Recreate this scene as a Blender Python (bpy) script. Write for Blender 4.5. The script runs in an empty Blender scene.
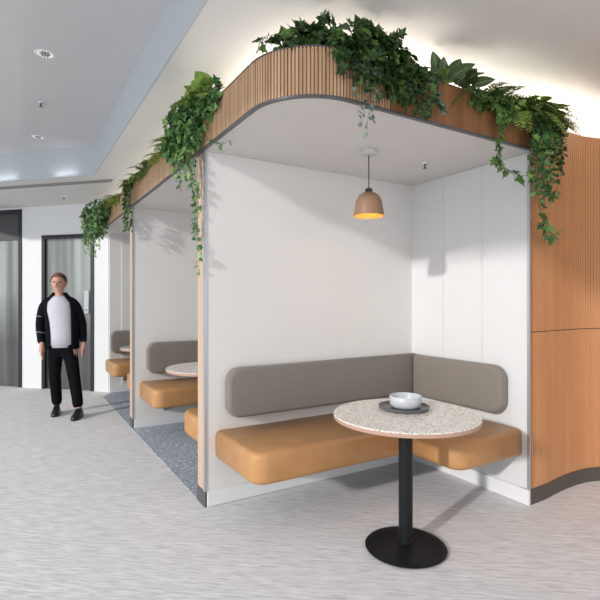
import bpy, bmesh, math, random
from mathutils import Vector, Matrix, Euler
C = bpy.context.scene.collection
PI = math.pi
# ---------------------------------------------------------------- camera
# x runs into the booths, y runs along their fronts (away from the camera), z up; origin = near corner of the first divider
CAM = Vector((-1.071, -2.977, 1.36))
cd = bpy.data.cameras.new('camera'); cam = bpy.data.objects.new('camera', cd); C.objects.link(cam)
cam.location = CAM
cam.rotation_euler = Vector((.5165, .8563, 0)).to_track_quat('-Z', 'Y').to_euler()
cd.sensor_width = 36; cd.lens = 36*474/600; cd.clip_start = .05
bpy.context.scene.camera = cam
# ---------------------------------------------------------------- light
sc = bpy.context.scene
w = bpy.data.worlds.new('world'); sc.world = w; w.use_nodes = True
bg = w.node_tree.nodes['Background']; bg.inputs[0].default_value = (.88, .94, 1, 1); bg.inputs[1].default_value = .72
sd = bpy.data.lights.new('sun', 'SUN'); sd.energy = 2.0; sd.angle = math.radians(2.4); sd.color = (1, .965, .92)
sun = bpy.data.objects.new('sun', sd); C.objects.link(sun)
sun.rotation_euler = Vector((.94, .289, -.324)).to_track_quat('-Z', 'Y').to_euler()
sun.location = (-6, -2, 5)
sc.view_settings.view_transform = 'Standard'; sc.view_settings.look = 'None'
sc.view_settings.gamma = 1; sc.view_settings.use_curve_mapping = False
sc.view_settings.exposure = 0.0
def area(name, loc, direction, sx, sy, power, col, rz=None):
    l = bpy.data.lights.new(name, 'AREA'); l.shape = 'RECTANGLE'; l.size = sx; l.size_y = sy; l.energy = power; l.color = col
    o = bpy.data.objects.new(name, l); C.objects.link(o); o.location = loc
    if rz is None: o.rotation_euler = Vector(direction).to_track_quat('-Z', 'Y').to_euler()
    else: o.rotation_euler = rz
    return o
WARM = (1, .92, .82)
# daylight of the tall window wall on the left and of the open floor behind
area('daylight_window', (-2.75, -1.0, 1.6), (1, .1, -.02), 9, 2.6, 45, (.97, .98, 1))
area('daylight_hall', (1.5, -7.5, 1.7), (0, 1, 0), 7, 2.6, 54, (1, .98, .95))
# LED strips in the canopy trough and behind the wood wall, shining up
UP = (PI, 0, 0)
def upstrip(name, x, y, z, lx, ly, p):
    return area(name, (x, y, z), None, lx, ly, p, WARM, rz=UP)
upstrip('led_strip', .36, 2.3, 2.50, .04, 4.3, 11)
upstrip('led_strip', .36, -.35, 2.50, .04, .9, 4.5)
upstrip('led_strip', 1.15, -.80, 2.50, 1.3, .04, 7)

# ---------------------------------------------------------------- materials
def mat(name, col=(.8, .8, .8), rough=.5, metal=0, coat=0, emit=None, es=0, spec=.5):
    m = bpy.data.materials.new(name); m.use_nodes = True
    b = m.node_tree.nodes['Principled BSDF']
    b.inputs['Base Color'].default_value = (*col, 1); b.inputs['Roughness'].default_value = rough
    b.inputs['Metallic'].default_value = metal; b.inputs['Specular IOR Level'].default_value = spec
    if coat: b.inputs['Coat Weight'].default_value = coat; b.inputs['Coat Roughness'].default_value = .15
    if emit: b.inputs['Emission Color'].default_value = (*emit, 1); b.inputs['Emission Strength'].default_value = es
    return m
class N:
    def __init__(s, m): s.m = m; s.t = m.node_tree; s.b = s.t.nodes['Principled BSDF']
    def n(s, kind, **kw):
        x = s.t.nodes.new('ShaderNode'+kind)
        for k, v in kw.items():
            if k.startswith('i_'):
                key = k[2:].replace('_', ' ')
                x.inputs[key].default_value = v
            else: setattr(x, k, v)
        return x
    def l(s, a, b): s.t.links.new(a, b)
    def coords(s, scale=(1, 1, 1), rot=(0, 0, 0), kind='Object'):
        tc = s.n('TexCoord'); mp = s.n('Mapping'); mp.inputs['Scale'].default_value = scale; mp.inputs['Rotation'].default_value = rot
        src = tc.outputs[kind]
        if any(rot):                       # turn first, then stretch
            m0 = s.n('Mapping'); m0.inputs['Rotation'].default_value = rot; mp.inputs['Rotation'].default_value = (0, 0, 0)
            s.l(src, m0.inputs[0]); src = m0.outputs[0]
        s.l(src, mp.inputs[0]); return mp.outputs[0]
    def ramp(s, fac, stops, interp='LINEAR'):
        r = s.n('ValToRGB'); r.color_ramp.interpolation = interp
        e = r.color_ramp.elements
        while len(e) < len(stops): e.new(.5)
        for q, (p, c) in zip(e, stops): q.position = p; q.color = (*c, 1)
        s.l(fac, r.inputs[0]); return r.outputs[0]
    def noise(s, vec, scale, detail=3, rough=.5):
        x = s.n('TexNoise'); x.inputs['Scale'].default_value = scale; x.inputs['Detail'].default_value = detail; x.inputs['Roughness'].default_value = rough
        s.l(vec, x.inputs['Vector']); return x.outputs['Fac']
    def mix(s, f, a, b, mode='MIX'):
        x = s.n('Mix', data_type='RGBA', blend_type=mode)
        for sock, v in ((x.inputs[0], f), (x.inputs[6], a), (x.inputs[7], b)):
            if hasattr(v, 'links'): s.l(v, sock)
            elif isinstance(v, (int, float)): sock.default_value = v
            else: sock.default_value = (*v, 1)
        return x.outputs[2]
    def bump(s, h, st, dist=.01):
        x = s.n('Bump'); x.inputs['Strength'].default_value = st; x.inputs['Distance'].default_value = dist
        s.l(h, x.inputs['Height']); s.l(x.outputs[0], s.b.inputs['Normal'])
    def base(s, c): s.l(c, s.b.inputs['Base Color'])

def carpet(name, a, b, c, blotch):
    m = mat(name, rough=.95, spec=.1); k = N(m)
    v = k.coords(scale=(8, 95, 1), rot=(0, 0, .68))
    f1 = k.noise(v, 1, 5, .62); k.t.nodes['Noise Texture'].inputs['Distortion'].default_value = .5
    v2 = k.coords(scale=(1.5, 16, 1), rot=(0, 0, .68))
    f2 = k.noise(v2, 1, 3)
    col = k.ramp(f1, [(.34, a), (.5, b), (.66, c)])
    col2 = k.mix(k.ramp(f2, [(.35, (0, 0, 0)), (.7, (.42, .42, .42))]), col, blotch)
    k.base(col2); k.bump(f1, .3, .004); return m
M = {}
M['carpet'] = carpet('carpet_light', (.56, .55, .56), (.79, .785, .805), (.93, .93, .95), (.68, .68, .70))
m = mat('carpet_blue', rough=.95, spec=.1); k = N(m)
f1 = k.noise(k.coords(scale=(26, 70, 1), rot=(0, 0, PI/4)), 1, 4, .7)
f2 = k.noise(k.coords(scale=(3, 7, 1), rot=(0, 0, PI/4)), 1, 2)
c1 = k.ramp(f1, [(.38, (.20, .24, .31)), (.5, (.40, .45, .52)), (.60, (.80, .82, .84))])
k.base(k.mix(k.ramp(f2, [(.4, (0, 0, 0)), (.62, (.5, .5, .5))]), c1, (.36, .41, .47))); M['carpet_blue'] = m

def paint(name, col, rough=.5, spec=.4):
    m = mat(name, col, rough, spec=spec); k = N(m)
    f = k.noise(k.coords(), 3, 3); k.base(k.mix(f, tuple(c*.97 for c in col), tuple(min(1, c*1.02) for c in col)))
    k.bump(k.noise(k.coords(), 180, 2), .03, .002); return m
M['wall'] = paint('wall_paint', (.80, .785, .765), .45)
M['wall_cool'] = paint('wall_paint_cool', (.84, .85, .86), .35)
M['gloss'] = paint('white_panel', (.75, .755, .76), .22, .5)
M['ceil'] = paint('ceiling_paint', (.74, .72, .70), .8)
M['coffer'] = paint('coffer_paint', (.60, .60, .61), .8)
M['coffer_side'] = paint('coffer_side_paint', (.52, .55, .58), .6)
M['soffit'] = paint('soffit_paint', (.72, .69, .665), .75)
M['skirt'] = paint('skirting_paint', (.82, .83, .835), .4)
M['skirt_dark'] = mat('dark_skirting', (.085, .078, .068), .5)
M['alu'] = mat('aluminium', (.50, .53, .58), .35, .6)
M['grey_metal'] = mat('grey_metal', (.14, .14, .15), .4, .5)
M['black'] = mat('black_metal', (.008, .009, .011), .45, 0, spec=.3)
M['black_frame'] = mat('black_frame', (.012, .014, .018), .4)
M['soil'] = mat('soil', (.03, .02, .014), .95)
M['rubber'] = mat('rubber', (.01, .01, .01), .7)
def wood(name, c1, c2, c3, sc=(24, 24, 1.2), rough=.5):
    m = mat(name, rough=rough, spec=.3); k = N(m)
    f = k.noise(k.coords(scale=sc), 1, 4, .6)
    g = k.noise(k.coords(scale=(sc[0]*5, sc[1]*5, sc[2]*3)), 1, 2)
    c = k.ramp(f, [(.32, c1), (.5, c2), (.68, c3)])
    k.base(k.mix(.18, c, k.ramp(g, [(.4, c1), (.6, c3)]))); return m
M['slat'] = wood('slat_oak', (.47, .275, .155), (.62, .40, .245), (.74, .52, .34))
M['oak'] = wood('oak_strip', (.57, .41, .30), (.61, .45, .33), (.65, .49, .37), (10, 10, .8))
M['slat_back'] = mat('slat_back', (.16, .08, .04), .8)
m = wood('fluted_wood', (.57, .275, .125), (.61, .30, .14), (.65, .335, .165), (9, 9, .5), .42); M['flute'] = m
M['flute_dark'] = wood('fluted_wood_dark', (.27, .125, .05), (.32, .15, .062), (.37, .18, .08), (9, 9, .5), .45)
m = mat('terrazzo', rough=.3, spec=.5); k = N(m)
def chips(scale, th, seedoff):
    v = k.n('TexVoronoi', feature='F1'); v.inputs['Scale'].default_value = scale
    mp = k.coords(); k.l(mp, v.inputs['Vector'])
    return v
v1 = chips(100, 0, 0); v2 = chips(190, 0, 0)
base = (.90, .86, .80)
sel = k.n('SeparateColor'); k.l(v1.outputs['Color'], sel.inputs[0])
cc = k.ramp(sel.outputs[0], [(0, (.12, .11, .10)), (.09, (.34, .23, .17)), (.2, (.50, .45, .40)), (.28, (.60, .44, .34)), (.36, base)], 'CONSTANT')
inside = k.ramp(v1.outputs['Distance'], [(.0, (1, 1, 1)), (.42, (1, 1, 1)), (.5, (0, 0, 0))])
col = k.mix(inside, base, cc)
sel2 = k.n('SeparateColor'); k.l(v2.outputs['Color'], sel2.inputs[0])
cc2 = k.ramp(sel2.outputs[1], [(0, (.10, .09, .09)), (.14, (.4, .3, .24)), (.26, (1, 1, 1))], 'CONSTANT')
in2 = k.ramp(v2.outputs['Distance'], [(.0, (1, 1, 1)), (.36, (1, 1, 1)), (.42, (0, 0, 0))])
k.base(k.mix(k.mix(1, in2, (1, 1, 1), 'MULTIPLY'), col, k.mix(1, col, cc2, 'MULTIPLY'))); M['terrazzo'] = m
M['table_edge'] = mat('table_edge', (.50, .32, .24), .5)
def fabric(name, col, sc=420, rough=.95, bump=.35):
    m = mat(name, col, rough, spec=.15); k = N(m)
    a = k.noise(k.coords(scale=(1, 1, .15)), sc, 2); b = k.noise(k.coords(scale=(.15, .15, 1)), sc, 2)
    x = k.mix(.5, a, b); k.base(k.ramp(x, [(.35, tuple(c*.90 for c in col)), (.65, tuple(c*1.1 for c in col))])); k.bump(x, bump, .002)
    b = k.b; b.inputs['Sheen Weight'].default_value = .2; return m
M['grey_fabric'] = fabric('grey_fabric', (.235, .212, .19))
m = mat('tan_leather', (.50, .26, .11), .42, spec=.35); k = N(m)
f = k.noise(k.coords(), 6, 3); k.base(k.ramp(f, [(.3, (.50, .255, .10)), (.7, (.58, .31, .135))])); k.bump(k.noise(k.coords(), 260, 3), .12, .002); M['leather'] = m
M['ceramic'] = mat('white_ceramic', (.58, .61, .64), .3)
M['tray'] = mat('dark_tray', (.12, .12, .13), .32)
M['terracotta'] = mat('terracotta_lacquer', (.30, .175, .105), .5)
M['lamp_in'] = mat('lamp_inside', (.9, .45, .12), .5)
M['bulb'] = mat('bulb', (1, .7, .4), .4, emit=(1, .42, .10), es=5)
M['dark_brown'] = mat('dark_brown', (.07, .04, .025), .5)
M['rose'] = paint('lamp_rose', (.60, .585, .56), .6)
M['cable'] = mat('cable', (.03, .025, .02), .6)
M['white_metal'] = mat('white_metal', (.85, .85, .85), .3)
M['dl_glow'] = mat('downlight_glow', (.9, .9, .9), .4, emit=(1, .97, .92), es=.6)
M['diffuser'] = mat('diffuser', (.30, .30, .31), .7)
M['chrome'] = mat('chrome', (.75, .76, .78), .2, .9)
def leafmat(name, stops, rough=.42, trans=.12):
    m = mat(name, rough=rough, spec=.35); k = N(m)
    g = k.n('NewGeometry'); c = k.ramp(g.outputs['Random Per Island'], stops)
    n = k.noise(k.coords(), 60, 2)
    c = k.mix(k.ramp(n, [(.4, (0, 0, 0)), (.65, (.25, .25, .25))]), c, tuple(min(1, q*1.8) for q in stops[-1][1]))
    k.base(c); return m
M['ivy_dark'] = leafmat('ivy_dark', [(0, (.010, .022, .012)), (.45, (.016, .042, .018)), (.8, (.03, .075, .024)), (.93, (.12, .22, .04)), (1, (.16, .28, .06))])
M['ivy_mid'] = leafmat('ivy_mid', [(0, (.02, .06, .026)), (.4, (.045, .13, .05)), (.75, (.10, .23, .07)), (1, (.26, .42, .12))])
M['ivy_bright'] = leafmat('ivy_bright', [(0, (.03, .09, .025)), (.5, (.08, .20, .04)), (1, (.24, .40, .10))])
M['ivy_pale'] = leafmat('ivy_pale', [(0, (.05, .09, .07)), (.5, (.13, .20, .15)), (1, (.28, .36, .28))])
M['fern'] = leafmat('fern_green', [(0, (.10, .19, .03)), (.5, (.21, .34, .06)), (1, (.42, .52, .13))], .5)
M['fern_dark'] = leafmat('fern_dark', [(0, (.03, .08, .02)), (.5, (.07, .17, .04)), (1, (.18, .28, .07))], .5)
m = mat('calathea', rough=.4); k = N(m)
u = k.n('UVMap'); sp = k.n('SeparateXYZ'); k.l(u.outputs[0], sp.inputs[0])
ab = k.n('Math', operation='ABSOLUTE'); k.l(sp.outputs[0], ab.inputs[0])
wv = k.n('Math', operation='MULTIPLY'); k.l(sp.outputs[1], wv.inputs[0]); wv.inputs[1].default_value = 58
ad = k.n('Math', operation='MULTIPLY_ADD'); k.l(ab.outputs[0], ad.inputs[0]); ad.inputs[1].default_value = -14; k.l(wv.outputs[0], ad.inputs[2])
sn = k.n('Math', operation='SINE'); k.l(ad.outputs[0], sn.inputs[0])
c1 = k.ramp(sn.outputs[0], [(.2, (.022, .06, .018)), (.9, (.11, .20, .05))])
k.base(k.mix(k.ramp(ab.outputs[0], [(.03, (1, 1, 1)), (.08, (0, 0, 0))]), c1, (.30, .38, .14))); M['calathea'] = m
M['stem'] = mat('vine_stem', (.10, .13, .05), .6)
M['stem_brown'] = mat('stem_brown', (.09, .06, .03), .7)

# ---------------------------------------------------------------- helpers
def mesh_obj(name, bm, m, parent=None, smooth=False, autosm=None):
    me = bpy.data.meshes.new(name); bm.normal_update(); bm.to_mesh(me); bm.free()
    if smooth:
        for p in me.polygons: p.use_smooth = True
    if autosm is not None:
        me.set_sharp_from_angle(angle=math.radians(autosm))
    o = bpy.data.objects.new(name, me); C.objects.link(o)
    if isinstance(m, (list, tuple)):
        for q in m: me.materials.append(q)
    else: me.materials.append(m)
    if parent: o.parent = parent
    return o
def tag(o, label=None, cat=None, group=None, kind=None):
    if label: o['label'] = label
    if cat: o['category'] = cat
    if group: o['group'] = group
    if kind: o['kind'] = kind
    return o
def thing(name, label, cat, loc=(0, 0, 0), rz=0, group=None):
    o = bpy.data.objects.new(name, None); o.empty_display_size = .1; C.objects.link(o)
    o.location = loc; o.rotation_euler = (0, 0, rz); return tag(o, label, cat, group)
def struct(name, bm, m, parent=None, label=None, smooth=False, autosm=None):
    o = mesh_obj(name, bm, m, parent, smooth, autosm)
    if parent is None: tag(o, label, name.split('_')[0], kind='structure')
    return o
def box(bm, a, b, mi=0):
    v = [bm.verts.new((x, y, z)) for x in (a[0], b[0]) for y in (a[1], b[1]) for z in (a[2], b[2])]
    fs = [(0, 1, 3, 2), (4, 6, 7, 5), (0, 4, 5, 1), (2, 3, 7, 6), (0, 2, 6, 4), (1, 5, 7, 3)]
    for f in fs:
        q = bm.faces.new([v[i] for i in f]); q.material_index = mi
    return v
def newbox(a, b, bev=0, seg=2):
    bm = bmesh.new(); box(bm, a, b); bmesh.ops.recalc_face_normals(bm, faces=bm.faces)
    if bev: bmesh.ops.bevel(bm, geom=bm.edges[:], offset=bev, segments=seg, affect='EDGES', profile=.5)
    return bm
def prism(bm, pts, z0, z1):
    lo = [bm.verts.new((x, y, z0)) for x, y in pts]; hi = [bm.verts.new((x, y, z1)) for x, y in pts]
    n = len(pts); bm.faces.new(lo[::-1]); bm.faces.new(hi)
    for i in range(n): bm.faces.new([lo[i], lo[(i+1) % n], hi[(i+1) % n], hi[i]])
    bmesh.ops.recalc_face_normals(bm, faces=bm.faces); return bm
def lathe(prof, seg=48, close=False):
    bm = bmesh.new(); rings = []
    for r, z in prof:
        if r < 1e-6: rings.append([bm.verts.new((0, 0, z))])
        else: rings.append([bm.verts.new((r*math.cos(2*PI*i/seg), r*math.sin(2*PI*i/seg), z)) for i in range(seg)])
    for a, b in zip(rings, rings[1:]):
        for i in range(seg):
            j = (i+1) % seg
            q = [a[i % len(a)], a[j % len(a)], b[j % len(b)], b[i % len(b)]]
            u = []
            for x in q:
                if x not in u: u.append(x)
            if len(u) > 2: bm.faces.new(u)
    bmesh.ops.recalc_face_normals(bm, faces=bm.faces); return bm
def tube(bm, pts, r, seg=6, r2=None):
    pts = [Vector(p) for p in pts]; n = len(pts); rings = []
    up = Vector((0, 0, 1))
    for i, p in enumerate(pts):
        t = (pts[min(i+1, n-1)]-pts[max(i-1, 0)]).normalized()
        a = t.cross(up if abs(t.z) < .95 else Vector((1, 0, 0))).normalized(); b = t.cross(a)
        rr = r if r2 is None else r+(r2-r)*i/(n-1)
        rings.append([bm.verts.new(p+rr*(math.cos(2*PI*j/seg)*a+math.sin(2*PI*j/seg)*b)) for j in range(seg)])
    for A, B in zip(rings, rings[1:]):
        for j in range(seg): bm.faces.new([A[j], A[(j+1) % seg], B[(j+1) % seg], B[j]])
    bm.faces.new(rings[0][::-1]); bm.faces.new(rings[-1]); return bm
def rounded_poly(x0, x1, y0, y1, rad, seg=8):
    # rad = radii at (x0,y0) (x1,y0) (x1,y1) (x0,y1)
    pts = []
    for (cx, cy, a0, r) in ((x0, y0, PI, rad[0]), (x1, y0, 1.5*PI, rad[1]), (x1, y1, 0, rad[2]), (x0, y1, .5*PI, rad[3])):
        if r <= 0: pts.append((cx, cy)); continue
        ox = cx+(r if cx == x0 else -r); oy = cy+(r if cy == y0 else -r)
        for i in range(seg+1):
            a = a0+.5*PI*i/seg; pts.append((ox+r*math.cos(a), oy+r*math.sin(a)))
    return pts
def cushion(pts, t, edge, seg=4, flat=None):
    """slab of outline pts (local x,y), thickness t along z, both rims rounded by edge"""
    bm = bmesh.new(); prism(bm, pts, 0, t)
    es = [e for e in bm.edges if abs(e.verts[0].co.z-e.verts[1].co.z) < 1e-6 and not (flat and flat(e.verts[0].co) and flat(e.verts[1].co))]
    bmesh.ops.bevel(bm, geom=es, offset=edge, segments=seg, affect='EDGES', profile=.5)
    return bm
def sweep(path, o_in, o_out, z0, z1):
    """closed band along an open path; path = [(pos, outward normal)]"""
    bm = bmesh.new(); R = []
    for p, n in path:
        a = p+n*o_in; b = p+n*o_out
        R.append([bm.verts.new((a.x, a.y, z0)), bm.verts.new((b.x, b.y, z0)), bm.verts.new((b.x, b.y, z1)), bm.verts.new((a.x, a.y, z1))])
    for A, B in zip(R, R[1:]):
        for j in range(4): bm.faces.new([A[j], A[(j+1) % 4], B[(j+1) % 4], B[j]])
    bm.faces.new(R[0][::-1]); bm.faces.new(R[-1]); bmesh.ops.recalc_face_normals(bm, faces=bm.faces); return bm
def resample(pts, step):
    pts = [Vector(p) for p in pts]; d = [0]
    for a, b in zip(pts, pts[1:]): d.append(d[-1]+(b-a).length)
    n = max(2, int(round(d[-1]/step))); out = []; j = 0
    for i in range(n+1):
        s = d[-1]*i/n
        while j < len(pts)-2 and d[j+1] < s: j += 1
        f = (s-d[j])/(d[j+1]-d[j]); p = pts[j].lerp(pts[j+1], f)
        out.append(p)
    res = []
    for i, p in enumerate(out):
        t = (out[min(i+1, n)]-out[max(i-1, 0)]).normalized(); res.append((p, Vector((t.y, -t.x))))
    return res
def ribbed(path, z0, z1, depth, fr=.58, back=.02, every=1):
    """vertical battens: each path step is one batten and one gap"""
    prof = []
    for i in range(len(path)-1):
        (p, n), (q, n2) = path[i], path[i+1]
        m_ = p.lerp(q, fr); nm = n.lerp(n2, fr).normalized()
        prof += [p+n*0, m_+nm*0, m_-nm*depth, q-n2*depth]
    bm = bmesh.new()
    lo = [bm.verts.new((v.x, v.y, z0)) for v in prof]; hi = [bm.verts.new((v.x, v.y, z1)) for v in prof]
    bk = [p-n*(depth+back) for p, n in path]
    for i in range(len(prof)-1): bm.faces.new([lo[i], lo[i+1], hi[i+1], hi[i]])
    bl = [bm.verts.new((v.x, v.y, z0)) for v in bk]; bh = [bm.verts.new((v.x, v.y, z1)) for v in bk]
    for i in range(len(bk)-1): bm.faces.new([bl[i+1], bl[i], bh[i], bh[i+1]])
    for L, B in ((lo, bl), (hi, bh)):
        for i in range(len(path)-1):
            k_ = 4*i; bm.faces.new([L[k_], L[k_+1], L[k_+2], L[k_+3], B[i+1], B[i]])
            if i: bm.faces.new([L[k_], L[k_-1], B[i]])
    bmesh.ops.recalc_face_normals(bm, faces=bm.faces); return bm

# ---------------------------------------------------------------- structure
H1, H2, EDGE = 2.80, 3.14, -.27            # low ceiling, coffer ceiling, coffer edge
XB, YE = 1.844, -1.074                     # back wall of the booths, end of the back wall
P2, P3 = 2.21, 4.42
bm = bmesh.new(); prism(bm, [(-2.9, -8), (9, -8), (9, 9), (-6, 9), (-6, 6), (-2.9, 3)], -.05, 0)
struct('floor', bm, M['carpet'], label='pale grey streaked carpet floor')
bm = bmesh.new(); prism(bm, [(.0, .15), (XB, .15), (XB, P3), (.18, P3), (-.01, 4.1)], 0, .004)
struct('floor_booths', bm, M['carpet_blue'], label='blue grey mottled carpet inside the far booths')
SUMF = 4.603                               # far wall: x + y = SUMF
S2 = math.sqrt(.5)
# low ceiling with the coffer cut out (built of three pieces in one mesh)
bm = bmesh.new()
CE = 2.66; WX = -2.35
prism(bm, [(EDGE, -8), (9, -8), (9, 9), (WX, 9), (WX, CE-WX), (EDGE, CE-EDGE)], H1, H1+.5)
struct('ceiling', bm, M['ceil'], label='low warm white ceiling over the booths')
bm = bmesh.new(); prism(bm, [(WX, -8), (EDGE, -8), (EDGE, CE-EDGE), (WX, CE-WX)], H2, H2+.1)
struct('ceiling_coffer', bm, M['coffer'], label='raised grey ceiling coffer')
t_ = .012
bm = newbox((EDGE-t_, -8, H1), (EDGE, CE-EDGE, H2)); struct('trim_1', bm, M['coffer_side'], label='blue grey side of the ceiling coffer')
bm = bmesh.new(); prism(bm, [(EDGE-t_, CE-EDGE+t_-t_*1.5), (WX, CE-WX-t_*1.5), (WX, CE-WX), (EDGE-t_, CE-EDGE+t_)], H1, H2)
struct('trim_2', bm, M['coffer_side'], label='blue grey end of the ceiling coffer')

# far wall frame: u runs left along the wall from F0, v into the wall, z up
F0 = Vector((.115, SUMF-.115, 0)); RF = Matrix.Translation(F0) @ Matrix.Rotation(math.radians(135), 4, 'Z')
# local x = u (left), local y = towards the camera; so -y is into the wall
def farbox(bm, u0, u1, v0, v1, z0, z1): box(bm, (u0, -v1, z0), (u1, -v0, z1))
def place(o): o.matrix_world = RF; return o
D0, D1, DH = .235, 1.158, 2.35
G0, G1, GH = 1.528, 3.6, 2.77
bm = bmesh.new()
farbox(bm, -.01, D0, 0, .12, 0, H1); farbox(bm, D0, D1, 0, .12, DH, H1); farbox(bm, D1, G0, 0, .12, 0, H1)
farbox(bm, G0, G1, 0, .12, GH, H1); farbox(bm, G1, 4.6, 0, .12, 0, H1)
bmesh.ops.recalc_face_normals(bm, faces=bm.faces)
place(struct('wall_far', bm, M['wall_cool'], label='white wall at the end of the corridor'))
m = mat('smoked_glass', (.35, .38, .38), .12); k = N(m)
k.b.inputs['Transmission Weight'].default_value = .75; k.b.inputs['IOR'].default_value = 1.45; M['glass'] = m
def frame_bm(u0, u1, z1, wd, v0=-.012, v1=.07):
    bm = bmesh.new()
    farbox(bm, u0, u0+wd, v0, v1, 0, z1); farbox(bm, u1-wd, u1, v0, v1, 0, z1); farbox(bm, u0+wd, u1-wd, v0, v1, z1-wd, z1)
    bmesh.ops.recalc_face_normals(bm, faces=bm.faces); return bm
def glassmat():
    m = mat('glass_painted_reflection', rough=.25, spec=.5); k = N(m)
    # reflections painted into the glass colour: paler above, darker below, soft vertical streaks
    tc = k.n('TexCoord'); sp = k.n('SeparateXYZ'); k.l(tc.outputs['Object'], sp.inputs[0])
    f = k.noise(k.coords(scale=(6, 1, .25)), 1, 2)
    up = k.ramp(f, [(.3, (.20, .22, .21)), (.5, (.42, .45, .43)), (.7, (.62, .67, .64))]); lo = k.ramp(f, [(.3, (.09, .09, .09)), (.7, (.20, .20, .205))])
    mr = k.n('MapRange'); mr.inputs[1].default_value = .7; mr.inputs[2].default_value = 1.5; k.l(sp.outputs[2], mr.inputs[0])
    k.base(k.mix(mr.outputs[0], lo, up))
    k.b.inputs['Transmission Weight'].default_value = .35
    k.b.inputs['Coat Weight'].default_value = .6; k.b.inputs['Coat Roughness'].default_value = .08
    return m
M['glass_reflect'] = glassmat()
dr = thing('door_1', None, None); tag(dr, 'black framed glass door behind the walking person', 'door', kind='structure'); dr.matrix_world = RF
mesh_obj('door_frame', frame_bm(D0, D1, DH, .055), M['black_frame'], dr)
bm = bmesh.new(); farbox(bm, D0+.055, D1-.055, .03, .04, .0, DH-.055); mesh_obj('glass_pane', bm, M['glass_reflect'], dr)
bm = bmesh.new(); farbox(bm, D0+.095, D0+.175, -.005, .03, 1.16, 1.50); bmesh.ops.recalc_face_normals(bm, faces=bm.faces)
bmesh.ops.bevel(bm, geom=bm.edges[:], offset=.008, segments=2, affect='EDGES')
pl = mesh_obj('lock_plate', bm, M['chrome'], dr)
bm = bmesh.new(); tube(bm, [(D0+.135, .0, 1.22), (D0+.135, .055, 1.22), (D0+.155, .06, 1.22), (D0+.25, .06, 1.22)], .011, 8); mesh_obj('door_handle', bm, M['chrome'], dr)
win = thing('window_1', None, None); tag(win, 'tall black framed glazed partition at the left edge', 'window', kind='structure'); win.matrix_world = RF
mesh_obj('window_frame', frame_bm(G0, G1, GH, .06), M['black_frame'], win)
bm = bmesh.new(); farbox(bm, G0+.06, G1-.06, .03, .04, 0, GH-.06-.42); mesh_obj('glass_pane', bm, M['glass_reflect'], win)
bm = bmesh.new(); farbox(bm, G0+.06, G1-.06, .025, .045, GH-.06-.42, GH-.06); mesh_obj('head_panel', bm, mat('head_panel', (.07, .065, .07), .5), win)
# room beyond the glass
bm = bmesh.new(); farbox(bm, -.5, 5, 2.2, 2.3, 0, H1); struct('wall_beyond', bm, M['wall_cool'], label='wall of the room beyond the glass door').matrix_world = RF

# divider walls
def divider(name, y0, y1, x0, label):
    o = struct(name, newbox((x0+.012, y0, 0), (XB, y1, 2.335)), M['wall'], label=label)
    mesh_obj('edge_strip', newbox((x0, y0+.022, .105), (x0+.012, y1-.005, 2.335)), M['oak'], o)['label'] = 'pale oak edge strip'
    mesh_obj('corner_profile', newbox((x0-.004, y0-.004, .105), (x0+.012, y0+.024, 2.335)), M['alu'], o)
    mesh_obj('end_plinth', newbox((x0-.004, y0-.004, .004), (x0+.012, y1, .105)), M['grey_metal'], o)
    mesh_obj('baseboard', newbox((x0+.012, y0-.010, .004), (XB-.012, y0, .105), .003, 1), M['skirt'], o)
    return o
divider('wall_divider', 0, .15, 0, 'white divider wall behind the front bench')
divider('wall_divider', P2, P2+.15, 0, 'white divider wall behind the second bench')
o = struct('wall_end', newbox((.13, P3, 0), (XB, P3+.12, 2.335)), M['wall'], label='white panelled end wall of the farthest booth')
bm = bmesh.new()
for i in range(6): box(bm, (.30+i*.16, P3-.012, .105), (.30+i*.16+.145, P3, 2.30))
bmesh.ops.recalc_face_normals(bm, faces=bm.faces); mesh_obj('wall_panel', bm, M['gloss'], o)
mesh_obj('baseboard', newbox((.13, P3-.012, .004), (XB-.012, P3, .105)), M['skirt'], o)
# back wall
o = struct('wall_back', newbox((XB, YE+.06, 0), (XB+.12, P3+.12, 2.335)), M['gloss'], label='white panelled back wall of the booths')
bm = bmesh.new(); y = YE+.004
while y < P3-.1:
    box(bm, (XB-.004, y, .108), (XB+(.06 if y < YE+.1 else 0)*0, y+.358, 2.333)); y += .360
bmesh.ops.recalc_face_normals(bm, faces=bm.faces); mesh_obj('wall_panel', bm, M['gloss'], o)
mesh_obj('baseboard', newbox((XB-.012, YE+.002, .002), (XB, -.012, .105), .003, 1), M['skirt'], o)
mesh_obj('corner_profile', newbox((XB-.010, YE-.012, .105), (XB+.004, YE+.006, 2.335)), M['alu'], o)
mesh_obj('end_plinth', newbox((XB-.012, YE-.008, .002), (XB+.006, YE+.002, .105)), M['skirt'], o)
# upper wall above the canopies
struct('wall_upper', newbox((XB+.02, -.9, 2.42), (XB+.12, P3+.5, H1)), M['wall'], label='white wall above the canopies')

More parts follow.
